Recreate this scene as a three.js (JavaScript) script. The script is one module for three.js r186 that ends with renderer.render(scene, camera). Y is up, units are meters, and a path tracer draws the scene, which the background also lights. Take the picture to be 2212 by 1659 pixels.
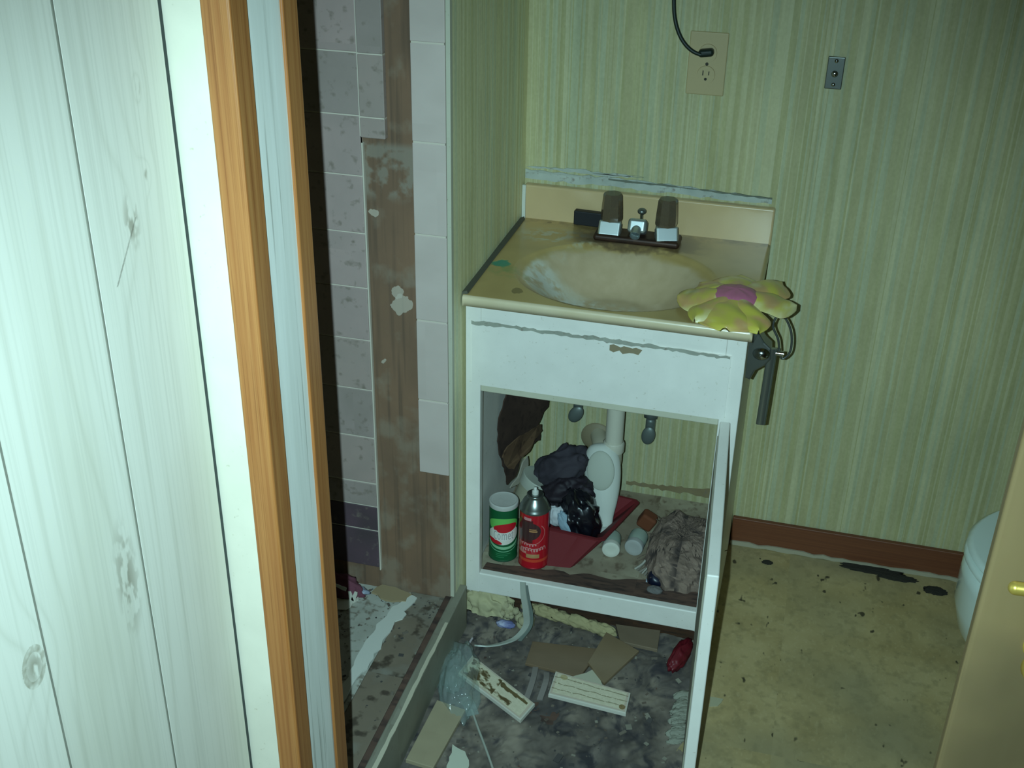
import * as THREE from 'three';
import { RoundedBoxGeometry } from 'three/addons/geometries/RoundedBoxGeometry.js';
import { mergeGeometries, mergeVertices, toCreasedNormals } from 'three/addons/utils/BufferGeometryUtils.js';

// ---------- camera, light, exposure ----------
const W = 2212, H = 1659;
const scene = new THREE.Scene();
scene.background = new THREE.Color(0x000000);
const camera = new THREE.PerspectiveCamera(2 * Math.atan(H / 2 / 2497.77) * 180 / Math.PI, W / H, 0.05, 20);
camera.position.set(0.5487, 1.508, 2.177);
camera.rotation.set(-27.9385 * Math.PI / 180, 14.5993 * Math.PI / 180, 1.1557 * Math.PI / 180, 'YXZ');
camera.updateMatrixWorld();
const renderer = new THREE.WebGLRenderer({ antialias: true });
renderer.toneMapping = THREE.LinearToneMapping;
renderer.toneMappingExposure = 1.0;
renderer.shadowMap.enabled = true;
// the telephone's flash, a hand's breadth left of its lens
const flash = new THREE.SpotLight(new THREE.Color().setRGB(0.574, 0.926, 1.0), 9.9, 0, 0.70, 1, 2);
flash.position.set(0.508, 1.51, 2.188);
flash.target.position.set(0.06, 0.25, 0.42);
flash.castShadow = true; flash.shadow.radius = 0.2; flash.shadow.mapSize.set(2048, 2048);
scene.add(flash, flash.target);

// ---------- helpers ----------
const V2 = (x, y) => new THREE.Vector2(x, y), V3 = (x, y, z) => new THREE.Vector3(x, y, z);
function rng(s) { return () => { s |= 0; s = s + 0x6D2B79F5 | 0; let t = Math.imul(s ^ s >>> 15, 1 | s); t = t + Math.imul(t ^ t >>> 7, 61 | t) ^ t; return ((t ^ t >>> 14) >>> 0) / 4294967296; }; }
const hash = (x, y, z) => { let h = Math.imul(x, 374761393) + Math.imul(y, 668265263) + Math.imul(z, 2147483647 ^ 77731) | 0; h = Math.imul(h ^ h >>> 13, 1274126177); return ((h ^ h >>> 16) >>> 0) / 4294967296; };
const sm = t => t * t * (3 - 2 * t), mix = (a, b, t) => a + (b - a) * t, cl = (x, a = 0, b = 1) => x < a ? a : x > b ? b : x;
const step = (a, b, x) => sm(cl((x - a) / (b - a)));
function n3(x, y, z = 0) {
  const X = Math.floor(x), Y = Math.floor(y), Z = Math.floor(z), u = sm(x - X), v = sm(y - Y), w = sm(z - Z);
  const l = k => mix(mix(hash(X, Y, k), hash(X + 1, Y, k), u), mix(hash(X, Y + 1, k), hash(X + 1, Y + 1, k), u), v);
  return w === 0 ? l(Z) : mix(l(Z), l(Z + 1), w);
}
function fbm(x, y, z = 0, o = 4) { let s = 0, a = .5, t = 0; for (let i = 0; i < o; i++) { s += a * n3(x, y, z + i * 17); t += a; a *= .5; x *= 2.03; y *= 2.03; } return s / t; }
function fbm3(x, y, z, o = 3) { let s = 0, a = .5, t = 0; for (let i = 0; i < o; i++) { s += a * n3(x, y, z); t += a; a *= .5; x *= 2.03; y *= 2.03; z *= 2.03; } return s / t; }
const ridge = (x, y, z) => 1 - Math.abs(2 * n3(x, y, z) - 1);
const C3 = (r, g, b) => [r / 255, g / 255, b / 255];
const mixc = (a, b, t) => [mix(a[0], b[0], t), mix(a[1], b[1], t), mix(a[2], b[2], t)];
// a texture computed from fn(u, v) in 0..1 (v up), colours in sRGB
function tex(w, h, fn, srgb = true) {
  const d = new Uint8Array(w * h * 4);
  for (let j = 0; j < h; j++) for (let i = 0; i < w; i++) {
    const c = fn((i + .5) / w, (j + .5) / h), k = (j * w + i) * 4;
    d[k] = cl(c[0]) * 255; d[k + 1] = cl(c[1]) * 255; d[k + 2] = cl(c[2]) * 255; d[k + 3] = 255;
  }
  const t = new THREE.DataTexture(d, w, h, THREE.RGBAFormat);
  t.wrapS = t.wrapT = THREE.RepeatWrapping; t.magFilter = THREE.LinearFilter; t.minFilter = THREE.LinearMipmapLinearFilter; t.generateMipmaps = true;
  if (srgb) t.colorSpace = THREE.SRGBColorSpace;
  t.needsUpdate = true; return t;
}
const grey = (w, h, fn) => tex(w, h, (u, v) => { const g = fn(u, v); return [g, g, g]; }, false);
const mat = (o) => new THREE.MeshStandardMaterial({ roughness: .7, ...o, color: o.color instanceof THREE.Color ? o.color : new THREE.Color(o.color ?? 0xffffff) });
const phys = (o) => new THREE.MeshPhysicalMaterial({ ...o, color: new THREE.Color(o.color ?? 0xffffff) });
// uv in metres by the way each face points
function uvm(g, sx = 1, sy = sx, ox = 0, oy = 0) {
  if (g.index) g = g.toNonIndexed();
  g.computeBoundingBox();
  const p = g.attributes.position, n = g.attributes.normal, uv = new Float32Array(p.count * 2);
  for (let f = 0; f < p.count; f += 3) {
    let ax = 0, ay = 0, az = 0;
    for (let k = 0; k < 3; k++) { ax += n.getX(f + k); ay += n.getY(f + k); az += n.getZ(f + k); }
    ax = Math.abs(ax); ay = Math.abs(ay); az = Math.abs(az);
    for (let k = 0; k < 3; k++) {
      const x = p.getX(f + k), y = p.getY(f + k), z = p.getZ(f + k);
      const [a, b] = ax >= ay && ax >= az ? [z, y] : ay >= az ? [x, z] : [x, y];
      uv[(f + k) * 2] = a * sx + ox; uv[(f + k) * 2 + 1] = b * sy + oy;
    }
  }
  g.setAttribute('uv', new THREE.BufferAttribute(uv, 2)); return g;
}
// box from corner to corner
function bx(x0, y0, z0, x1, y1, z1, r = .0015) {
  const w = x1 - x0, h = y1 - y0, d = z1 - z0, m = Math.min(w, h, d);
  const g = r > 0 && m > 2.5 * r ? new RoundedBoxGeometry(w, h, d, 2, r) : new THREE.BoxGeometry(w, h, d);
  return g.translate((x0 + x1) / 2, (y0 + y1) / 2, (z0 + z1) / 2);
}
const cyl = (r0, r1, h, n = 32) => new THREE.CylinderGeometry(r1, r0, h, n);
const lathe = (pts, n = 40) => new THREE.LatheGeometry(pts.map(p => V2(p[0], p[1])), n);
const tube = (pts, r, n = 48, m = 10) => new THREE.TubeGeometry(new THREE.CatmullRomCurve3(pts.map(p => V3(...p))), n, r, m, false);
function plate(pts, th, bev = 0) {                        // outline in x,y extruded along z
  const s = new THREE.Shape(pts.map(p => V2(p[0], p[1])));
  return new THREE.ExtrudeGeometry(s, { depth: th, bevelEnabled: bev > 0, bevelThickness: bev, bevelSize: bev, bevelSegments: 2, curveSegments: 8 });
}
const flatPlate = (pts, th, y0 = 0) => plate(pts.map(p => [p[0], -p[1]]), th).rotateX(-Math.PI / 2).translate(0, y0, 0); // outline in x,z lying flat
function rough(pts, amp, every, seed) {                    // ragged outline
  const r = rng(seed), out = [];
  for (let i = 0; i < pts.length; i++) {
    const a = pts[i], b = pts[(i + 1) % pts.length], L = Math.hypot(b[0] - a[0], b[1] - a[1]), n = Math.max(1, Math.round(L / every));
    for (let k = 0; k < n; k++) { const t = k / n; out.push([mix(a[0], b[0], t) + (k ? (r() - .5) * amp : 0), mix(a[1], b[1], t) + (k ? (r() - .5) * amp : 0)]); }
  }
  return out;
}
function lump(rx, ry, rz, amp, freq, seed, det = 24, flat = -9) {    // crumpled closed lump
  let g = new THREE.SphereGeometry(1, det * 2, det); const p = g.attributes.position;
  for (let i = 0; i < p.count; i++) {
    let x = p.getX(i), y = p.getY(i), z = p.getZ(i);
    const q = 1 + amp * (ridge(x * freq + seed, y * freq, z * freq) * 1.2 + fbm3(x * freq * 2 + seed, y * freq * 2, z * freq * 2 + 9) - 1.1);
    p.setXYZ(i, x * rx * q, Math.max(y * ry * q, flat), z * rz * q);
  }
  g.deleteAttribute('uv'); g = mergeVertices(g, 1e-6); g.computeVertexNormals(); return uvm(g);
}
function strip(pts, w, th, wdir = [0, 0, 1]) {             // ribbon following pts, width along wdir
  const c = new THREE.CatmullRomCurve3(pts.map(p => V3(...p))), N = 40, pos = [], idx = [], d = V3(...wdir).normalize();
  for (let i = 0; i <= N; i++) {
    const t = i / N, q = c.getPoint(t), tg = c.getTangent(t), nn = V3().crossVectors(tg, d).normalize(), ww = typeof w === 'function' ? w(t) : w;
    for (const [a, b] of [[-1, -1], [1, -1], [1, 1], [-1, 1]]) { const v = q.clone().addScaledVector(d, a * ww / 2).addScaledVector(nn, b * th / 2); pos.push(v.x, v.y, v.z); }
    if (i) for (let k = 0; k < 4; k++) { const a = (i - 1) * 4 + k, b = (i - 1) * 4 + (k + 1) % 4; idx.push(a, b, b + 4, a, b + 4, a + 4); }
  }
  idx.push(0, 2, 1, 0, 3, 2); const e = N * 4; idx.push(e, e + 1, e + 2, e, e + 2, e + 3);
  let g = new THREE.BufferGeometry(); g.setAttribute('position', new THREE.Float32BufferAttribute(pos, 3)); g.setIndex(idx);
  g = toCreasedNormals(g, .9); return uvm(g);
}
const used = {};
function numbered(n) { used[n] = (used[n] ?? -1) + 1; return used[n] ? `${n}_${String(used[n]).padStart(3, '0')}` : n; }
function mesh(name, g, m, parent) {
  if (Array.isArray(g)) g = mergeGeometries(g.map(k => { k = k.index ? k.toNonIndexed() : k; for (const a of Object.keys(k.attributes)) if (!['position', 'normal', 'uv', 'color'].includes(a)) k.deleteAttribute(a); return k; }));
  const o = new THREE.Mesh(g, m); o.castShadow = o.receiveShadow = true;
  if (parent) { parent.userData.kids ??= {}; const k = parent.userData.kids; k[name] = (k[name] ?? -1) + 1; o.name = k[name] ? `${name}_${String(k[name]).padStart(3, '0')}` : name; parent.add(o); }
  else { o.name = numbered(name); scene.add(o); }
  return o;
}
function thing(name, label, category, pos = [0, 0, 0], rot = [0, 0, 0], group) {
  const o = new THREE.Group(); o.name = numbered(name); o.position.set(...pos); o.rotation.set(...rot); scene.add(o);
  o.userData = { label, category }; if (group) o.userData.group = group; return o;
}
function tag(o, label, category, group) { o.userData.label = label; o.userData.category = category; if (group) o.userData.group = group; return o; }
function struct(name, g, m) { let o; if (g) o = mesh(name, g, m); else { o = new THREE.Group(); o.name = numbered(name); scene.add(o); } o.userData.kind = 'structure'; return o; }

// ---------- surfaces ----------
// striped wallpaper: 0.5 m wide, 1 m tall
const paperStripe = []; { const r = rng(5); for (let i = 0; i < 2048;) { const w = 3 + Math.floor(r() * r() * 26), c = r(), y = r(); for (let k = 0; k < w && i < 2048; k++, i++) paperStripe[i] = [c, y]; } }
const wallpaperT = tex(2048, 1024, (u, v) => {
  const x = Math.floor(u * 2048), wob = (fbm(u * 80, v * 3, 3, 2) - .5) * 3;
  const s = paperStripe[(x + Math.round(wob) + 2048) & 2047];
  let c = mixc(C3(194, 184, 144), C3(214, 206, 172), s[0]);
  c = mixc(c, C3(184, 176, 126), s[1] > .72 ? .4 : 0); c = mixc(c, C3(192, 196, 172), s[1] < .2 ? .5 : 0);
  const f = fbm(u * 150, v * 14, 8, 3) - .5, g = fbm(u * 9, v * 4, 30, 4) - .5, d = fbm(u * 300, v * 260, 60, 2) - .5;
  return [c[0] + f * .08 + g * .10 + d * .05, c[1] + f * .08 + g * .08 + d * .05, c[2] + f * .07 + g * .06 + d * .05];
});
const wallpaperM = mat({ map: wallpaperT, roughness: .62, color: 0xe8ebe0 });
const wallpaperLiftedM = mat({ map: wallpaperT, roughness: .62, color: new THREE.Color().setRGB(1.25, 1.3, 1.25) });  // same paper, colour lifted to make up for grazing flash light
const W2 = g => uvm(g, 1, .8);
// whitewashed pine boards: 0.6 m along z from 1.2, 1.2 m in height from 0.2
const pineT = tex(1024, 2048, (u, v) => {
  const z = 1.2 + u * .6, y = .2 + v * 1.2, pk = Math.floor((z - 1.274) / .146), lz = (z - 1.274) / .146 - pk;
  let warp = (fbm(z * 7, y * .8, 3 + pk * 7, 3) - .5) * 1.5, k = 0;
  for (const [kz, ky, rz, ry] of [[1.361, 1.164, .014, .03], [1.446, .85, .02, .07], [1.582, .862, .016, .02], [1.33, 1.196, .004, .006], [1.325, 1.27, .004, .008], [1.68, 1.1, .014, .02]]) {
    const d = Math.hypot((z - kz) / rz, (y - ky) / ry); warp += Math.exp(-d * d * .16) * 1.2; k = Math.max(k, d < 1 ? (1 - d) : 0);
  }
  const f = (lz - .5 - .1 * pk) * (4 + pk) + warp + y * .7, fr = f - Math.floor(f);
  const line = Math.pow(cl(1 - Math.abs(fr - .5) * 4.5), 2) * (.35 + .65 * n3(z * 30, y * 5, 40));
  const fine = fbm(z * 420, y * 4, 11, 3) - .5, blot = fbm(z * 8, y * 3, 50, 4) - .5;
  let c = C3(222, 216, 202);
  c = mixc(c, C3(184, 178, 160), line * .34); c = mixc(c, C3(160, 156, 140), cl(fine * .5));
  c = mixc(c, C3(182, 176, 152), cl(blot * .9));
  const bark = fbm(z * 160, y * 70, 70, 3);
  if (k > 0) c = mixc(c, C3(126, 118, 100), cl(k * 1.2) * cl((bark - .42) * 6) * .6);
  // the long bark scratch and the ring-shaped knot
  const sx = z - (1.354 + (1.166 - y) * .85), sy = y; if (sy > 1.118 && sy < 1.166 && Math.abs(sx) < .0013) c = mixc(c, C3(110, 104, 92), .55 * cl(bark * 1.6));
  const rr = Math.hypot((z - 1.582) / .012, (y - .862) / .017); if (Math.abs(rr - 1) < .2) c = mixc(c, C3(140, 132, 112), .7 * n3(z * 300, y * 300));
  return c;
});
const pineM = mat({ map: pineT, roughness: .55 });
const oakT = tex(512, 1024, (u, v) => {
  const f = fbm(u * 60, v * 7, 2, 4), g = fbm(u * 200, v * 14, 8, 2), b = fbm(u * 6, v * 3.5, 21, 3);
  let c = mixc(C3(176, 106, 52), C3(208, 140, 78), cl(f * 1.6 - .3)); c = mixc(c, C3(140, 78, 34), cl((g - .55) * 3) * .6); return mixc(c, C3(160, 92, 46), cl(b - .35));
});
const oakM = mat({ map: oakT, roughness: .42, color: 0xd8dce0 });
const OK = (g, o = 0) => uvm(g, 6, .6, o, o * .02);
const paintT = tex(512, 512, (u, v) => {
  const f = fbm(u * 9, v * 9, 4, 4) - .5, s = fbm(u * 70, v * 70, 9, 3); let c = C3(232, 228, 220);
  c = [c[0] + f * .05, c[1] + f * .05, c[2] + f * .05]; if (s > .80) c = mixc(c, C3(176, 166, 146), (s - .80) * 5); return c;
});
const paintM = mat({ map: paintT, roughness: .45 }), PT = g => uvm(g, 3);
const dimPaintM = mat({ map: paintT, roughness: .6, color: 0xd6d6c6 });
const chipM = mat({ color: 0x8d8a78, roughness: .9 });
const glaze = (a, b, seed) => tex(512, 512, (u, v) => {
  const f = fbm(u * 6, v * 6, seed, 4), d = fbm(u * 30, v * 30, seed + 5, 4); let c = mixc(C3(...a), C3(...b), f);
  if (d > .64) c = mixc(c, C3(126, 114, 102), cl((d - .64) * 3)); return c;
});
const fieldTileM = [mat({ map: glaze([186, 162, 156], [166, 148, 142], 3), roughness: .35 }), mat({ map: glaze([180, 158, 150], [162, 146, 138], 13), roughness: .35 }), mat({ map: glaze([172, 154, 148], [152, 138, 130], 23), roughness: .4 })];
const bullT = tex(256, 512, (u, v) => { const f = fbm(u * 5, v * 8, 31, 3) - .5; return [.80 + f * .05, .735 + f * .05, .70 + f * .05]; });
const bullM = mat({ map: bullT, roughness: .25 });
const tileDirtyM = mat({ map: glaze([96, 74, 84], [74, 64, 66], 43), roughness: .6 });
const tileEdgeM = mat({ color: 0xd2c6b6, roughness: .7 });
const boardT = tex(1024, 2048, (u, v) => {
  const x = u * .4, y = v * 1.4; const f = fbm(x * 18, y * 14, 2, 4), g = fbm(x * 60, y * 55, 9, 4), st = fbm(x * 190, y * 6, 15, 2);
  let c = mixc(C3(138, 106, 82), C3(112, 88, 70), f); c = mixc(c, C3(92, 74, 60), cl((st - .5) * 1.6));
  const low = cl((.62 - y) / .5), pl = fbm(x * 26, y * 20, 40, 5);
  c = mixc(c, C3(150, 140, 124), cl((pl - .62 + low * .16) * 5) * .45);
  const patch = step(.875, .90, y) * step(.985, .97, y); c = mixc(c, C3(142, 132, 118), patch * cl((g - .40) * 5) * .8);
  for (const [px, py, r] of [[.31, .70, .018], [.30, .72, .012], [.265, .86, .006], [.27, .585, .006]]) { const d = Math.hypot(x - px, y - py) + (g - .5) * .02; if (d < r) c = mixc(c, C3(196, 184, 168), .75); }
  return c;
});
const boardM = mat({ map: boardT, roughness: .9, bumpMap: boardT, bumpScale: .0015 });
const linoT = tex(1024, 1024, (u, v) => {
  const f = fbm(u * 9, v * 9, 3, 5), g = fbm(u * 46, v * 46, 12, 4), h = fbm(u * 150, v * 90, 20, 2), s = fbm(u * 3, v * 3, 44, 3);
  let c = mixc(C3(190, 168, 122), C3(168, 146, 100), cl(f * 1.8 - .5)); c = mixc(c, C3(132, 118, 82), cl((g - .5) * 2.2) * .6); c = mixc(c, C3(206, 186, 146), cl((h - .58) * 2.5) * .4);
  c = mixc(c, C3(138, 128, 100), cl((s - .5) * 2)); const k = fbm(u * 40, v * 24, 77, 3); if (k > .79) c = mixc(c, C3(72, 64, 46), cl((k - .79) * 14)); return c;
});
const linoM = mat({ map: linoT, roughness: .55 });
const subT = tex(1024, 2048, (u, v) => {
  const x = u * .6, z = v * 1.2; const f = fbm(x * 22, z * 14, 2, 5), g = fbm(x * 60 + fbm(x * 20, z * 20, 5, 2) * 4, z * 40, 9, 4), t = fbm(x * 30, z * 22, 33, 3), d = fbm(x * 9, z * 7, 60, 3);
  let c = mixc(C3(88, 80, 74), C3(140, 128, 114), cl(f * 2.4 - .75)); c = mixc(c, C3(60, 56, 58), cl((g - .5) * 3.4)); c = mixc(c, C3(164, 150, 132), cl((t - .6) * 5) * .5); c = mixc(c, C3(52, 50, 56), cl((d - .5) * 3.2) * .7);
  return c;
});
const subM = mat({ map: subT, roughness: .95 });
const rotT = tex(512, 512, (u, v) => { const f = fbm(u * 5, v * 26, 3, 4), g = fbm(u * 14, v * 60, 9, 3); let c = mixc(C3(112, 84, 70), C3(74, 57, 50), f); return mixc(c, C3(48, 38, 36), cl((g - .5) * 2.5)); });
const rotM = mat({ map: rotT, roughness: .85 });
const shelfT = tex(512, 512, (u, v) => { const f = fbm(u * 7, v * 7, 3, 4), g = fbm(u * 30, v * 20, 9, 4); let c = mixc(C3(176, 166, 142), C3(140, 126, 106), cl(f * 1.8 - .3)); return mixc(c, C3(98, 80, 64), cl((g - .57) * 4) * .7); });
const shelfM = mat({ map: shelfT, roughness: .8 });
const brownT = tex(512, 256, (u, v) => { const f = fbm(u * 5, v * 60, 3, 4); return mixc(C3(124, 72, 44), C3(98, 54, 34), f); });
const brownM = mat({ map: brownT, roughness: .5 });
const panT = tex(1024, 1024, (u, v) => { const f = fbm(u * 9, v * 9, 5, 5), g = fbm(u * 40, v * 40, 15, 4); let c = mixc(C3(196, 196, 186), C3(160, 158, 146), f); return mixc(c, C3(96, 84, 70), cl((g - .56) * 4) * .6); });
const panM = mat({ map: panT, roughness: .6 });
const curbT = tex(512, 1024, (u, v) => { const f = fbm(u * 8, v * 16, 5, 5), g = fbm(u * 22, v * 34, 25, 4); let c = mixc(C3(138, 124, 106), C3(110, 98, 84), f); c = mixc(c, C3(150, 148, 138), cl((f - .5) * 2)); return mixc(c, C3(66, 56, 46), cl((g - .6) * 7) * .8); });
const curbM = mat({ map: curbT, roughness: .7 });
const faceM = mat({ map: glaze([150, 146, 130], [124, 120, 104], 53), roughness: .6 });
const chrome = phys({ color: 0xb8bcbc, metalness: 1, roughness: .16 });
const darkChrome = phys({ color: 0x7c807c, metalness: .8, roughness: .34 });
const whiteTearM = mat({ color: 0xcfcabc, roughness: .8 });
const brassM = phys({ color: 0xd8b85a, metalness: .6, roughness: .35 });

// ---------- the room ----------
// back wall (papered), with its thickness
struct('wall_back', W2(bx(0, 0, -.1, 1.56, 2.3, 0, 0)), wallpaperM);
// short wall between vanity and shower: papered block, tiled on its front
const wl = struct('wall_left', W2(bx(-.9, 0, -.1, 0, 2.3, .476, 0)), wallpaperLiftedM);
mesh('corner_bead', uvm(bx(-.006, .1, .4745, .0015, 2.3, .4865, .0012), 3), dimPaintM, wl);
// bare board showing where tile has fallen
mesh('backer_board', uvm(bx(-.4, .07, .474, -.004, 1.4, .478, 0), 1 / .4, 1 / 1.4, 1, 0), boardM, wl);
mesh('backer_board', uvm(bx(-.85, 1.4, .474, -.004, 2.3, .478, 0), 1 / .4, 1 / 1.4, 1, 0), boardM, wl);
// wall tiles: two whole columns, a cut column above the break, a bullnose column at the corner
{
  const P = .0988, g0 = .922, mk = (x0, y0, x1, y1, z1, m, nm = 'tile') => mesh(nm, uvm(bx(x0, y0, .478, x1, y1, z1, .0016), 3, 3, x0 * 7 + y0 * 3, y0 * 5), m, wl);
  const r = rng(8);
  for (let c = 0; c < 3; c++) {
    const x1 = -.15 - c * P, x0 = x1 - P + .002;
    for (let k = -6; k < 14; k++) mk(x0, g0 + k * P + .001, x1, g0 + (k + 1) * P - .001, .4855 + r() * .0012, fieldTileM[Math.floor(r() * 3)]);
    mk(x0, .2785, x1, .328, .486, fieldTileM[2]); mk(x0, .2235, x1, .2765, .486, tileDirtyM); mk(x0, .138, x1, .2215, .4862, tileDirtyM);
  }
  mk(-.148, .988, -.106, g0 + P * 1 - .001, .4905, fieldTileM[1]);
  for (let k = 1; k < 14; k++) mk(-.148, g0 + k * P + .001, -.106, g0 + (k + 1) * P - .001, .490 + r() * .0015, fieldTileM[k % 3]);
  mesh('grout', uvm(bx(-.46, .138, .4775, -.15, 2.3, .4846, 0), 3), tileEdgeM, wl); mesh('grout', uvm(bx(-.1495, .990, .4775, -.107, 2.3, .489, 0), 3), tileEdgeM, wl); mesh('grout', uvm(bx(-.061, .375, .4775, -.008, 2.2, .4862, 0), 3), tileEdgeM, wl);
  // pale strip painting in the lit thickness of the tile edge
  mesh('lit_tile_edge', uvm(bx(-.1495, .132, .4785, -.1465, .978, .4868, .001), 3), tileEdgeM, wl);
  for (let k = -1; k < 11; k++) mk(-.0625, .5245 + k * .1545 + .0012 + (k < 0 ? .003 : 0), -.0065, .5245 + (k + 1) * .1545 - .0012, .4868 + r() * .001, bullM, 'bullnose_tile');
}
// skirting along the back wall
const bb = struct('baseboard_back', uvm(bx(.492, .006, 0, 1.56, .0686, .0115, .002), 1, 8), brownM);
mesh('caulk_line', uvm(plate(rough([[.492, 0], [1.56, 0], [1.56, .009], [.492, .009]], .005, .02, 4), .0155), 3), mat({ color: 0xa89f88, roughness: .9 }), bb);
// other walls and the ceiling
struct('wall_right', W2(bx(1.56, 0, -.1, 1.66, 2.3, 2.7, 0)), wallpaperM);
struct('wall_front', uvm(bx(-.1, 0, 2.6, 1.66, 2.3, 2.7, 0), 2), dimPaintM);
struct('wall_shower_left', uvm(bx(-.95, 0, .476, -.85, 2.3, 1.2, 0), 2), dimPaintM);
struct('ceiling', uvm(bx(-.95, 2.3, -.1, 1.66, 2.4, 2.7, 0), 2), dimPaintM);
// partition at the near end of the shower, its end capped with two stained corner mouldings
struct('wall_partition', PT(bx(-.9, 0, 1.152, .058, 2.3, 1.2735, .002)), mat({ map: paintT, roughness: .5, color: 0xe8e4d8 }));
const capM = mat({ map: tex(256, 1024, (u, v) => { const f = fbm(u * 30, v * 9, 7, 4), g = fbm(u * 46, v * 5, 17, 3); let c = mixc(C3(236, 234, 226), C3(216, 214, 204), f); return mixc(c, C3(150, 148, 138), cl((g - .66) * 6) * .7); }), roughness: .5 });
struct('wall_partition_end', uvm(bx(.058, 0, 1.160, .0635, 2.3, 1.262, .001), 6, 1 / 1.2, 0, -.17), capM);
struct('trim_1', OK(mergeGeometries([bx(.039, 0, 1.2725, .0655, 2.3, 1.2795, .002), bx(.0615, 0, 1.2465, .0665, 2.3, 1.279, .002)]), 0), oakM);
struct('trim_2', OK(mergeGeometries([bx(.0615, 0, 1.1475, .0665, 2.3, 1.1795, .002), bx(.039, 0, 1.146, .0655, 2.3, 1.1525, .002)]), .37), oakM);
// near left wall of whitewashed boards
const nl = struct('wall_near_left', uvm(bx(-.1, 0, 1.27, -.014, 2.3, 2.6, 0), 2), rotM);
{
  const dark_joint_fill = mat({ map: glaze([112, 110, 98], [140, 138, 124], 37), roughness: 1 });
  const edges = [1.2775, 1.42, 1.566, 1.712, 1.858, 2.004, 2.15, 2.296, 2.442, 2.598];
  for (let i = 0; i < edges.length - 1; i++) mesh('plank', uvm(bx(-.014, 0, edges[i] + .0011, i % 2 ? -.0006 : 0, 2.3, edges[i + 1] - .0011, .0006), 1 / .6, 1 / 1.2, -1.2 / .6, -.2 / 1.2), pineM, nl);
  for (let i = 0; i < edges.length - 1; i++) mesh('dark_joint_fill', uvm(bx(-.012, 0, edges[i] - (i ? .0011 : .004), -.0001, 2.3, edges[i] + .0011, 0), 3), i ? dark_joint_fill : mat({ color: 0x3c423e, roughness: 1 }), nl);  // dark strips filling the gaps, painting in their dirt and shade
}
// floor: bare broken underlay in front of the vanity, sheet vinyl with a torn edge everywhere else
const fl = struct('floor', uvm(bx(-.95, -.1, -.1, 1.66, -.006, 2.7, 0), 1), rotM);
{
  const g = new THREE.PlaneGeometry(.482, 1.02, 140, 280).rotateX(-Math.PI / 2).translate(.241, 0, .84), p = g.attributes.position, uv = g.attributes.uv;
  for (let i = 0; i < p.count; i++) {
    const x = p.getX(i), z = p.getZ(i), f = fbm(x * 30, z * 22, 3, 4), h = fbm(x * 9, z * 7, 60, 3);
    p.setY(i, -.0065 + .0075 * cl(f * 2 - .5) - .003 * cl((h - .5) * 3) + .002 * fbm(x * 160, z * 150, 8, 2)); uv.setXY(i, x / .6, z / 1.2);
  }
  g.computeVertexNormals(); mesh('underlay', g, subM, fl);
  const edge = []; const r = rng(3);
  for (let z = .36; z <= 1.36; z += .012) edge.push([.468 + .012 * (fbm(z * 30, 2, 1, 3) - .5) * 2 + (z > .55 && z < .62 ? -.012 : 0), z]);
  const pts = [[1.56, 0], [1.56, 2.6], [0, 2.6], [0, 1.36], ...edge.reverse(), [.468, .34], [.3, .33], [.3, 0]];
  mesh('vinyl_sheet', uvm(flatPlate(pts, .006, -.006), 1.6), linoM, fl);
}
// near door, standing open at the right
{
  const d = struct('door_1');
  const doorT = tex(512, 512, (u, v) => { const f = fbm(u * 60, v * 6, 5, 4), g = fbm(u * 11, v * 11, 19, 4); let c = mixc(C3(148, 124, 86), C3(128, 108, 72), f); return mixc(c, C3(98, 84, 60), cl((g - .58) * 4) * .6); });
  mesh('door_leaf', uvm(bx(.7535, .01, 1.232, 1.555, 2.02, 1.25, .0045), .45, .45, 0, .02), mat({ map: doorT, roughness: .5 }), d);
  const h = mesh('handle', tube([[.7725, .8855, 1.279], [.80, .887, 1.280], [.83, .888, 1.280], [.846, .888, 1.272], [.85, .888, 1.248]], .0062, 40, 14), brassM, d);
  mesh('handle_cap', new THREE.SphereGeometry(.0062, 16, 12).translate(.7725, .8855, 1.279), brassM, h);
  mesh('knob', lathe([[0, .03], [.012, .03], [.019, .024], [.021, .014], [.016, .004], [.008, 0], [.008, -.012], [.016, -.014], [.016, -.018], [0, -.018]]).rotateX(Math.PI / 2).translate(.815, .805, 1.266), brassM, d);
}

// ---------- shower base ----------
{
  const t = thing('shower_base', 'stained shower pan behind a low curb beside the vanity', 'shower');
  const pg = new THREE.PlaneGeometry(.77, .68, 80, 70).rotateX(-Math.PI / 2).translate(-.47, 0, .815), p = pg.attributes.position;
  for (let i = 0; i < p.count; i++) p.setY(i, .083 + .002 * fbm(p.getX(i) * 30, p.getZ(i) * 30, 4, 3));
  pg.computeVertexNormals(); mesh('pan_floor', uvm(pg, 3), panM, t);
  mesh('ledge', uvm(bx(-.088, 0, .478, -.0185, .0885, 1.15, .003), 2.2, 1.4), curbM, t);
  mesh('broken_strip', uvm(flatPlate(rough([[-.093, .497], [-.07, .497], [-.088, .62], [-.094, .72], [-.098, .80], [-.112, .80], [-.118, .70], [-.112, .58]], .010, .014, 6), .0035, .0875), 3), mat({ color: 0xd4d4ca, roughness: .8 }), t);
  mesh('curb_inner_board', uvm(bx(-.0185, 0, .478, -.006, .0935, 1.15, .002), 2.2, 1.4, .3), rotM, t);
  mesh('curb_face', uvm(bx(-.006, -.006, .44, .0135, .0975, 1.15, .003), 2.4), faceM, t);
  mesh('curb_edge', uvm(flatPlate(rough([[.0075, .56], [.0135, .56], [.0135, 1.15], [.0065, 1.15]], .0022, .02, 16), .0016, .097), 3), mat({ color: 0xc6bda6, roughness: .8 }), t);
}
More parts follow.
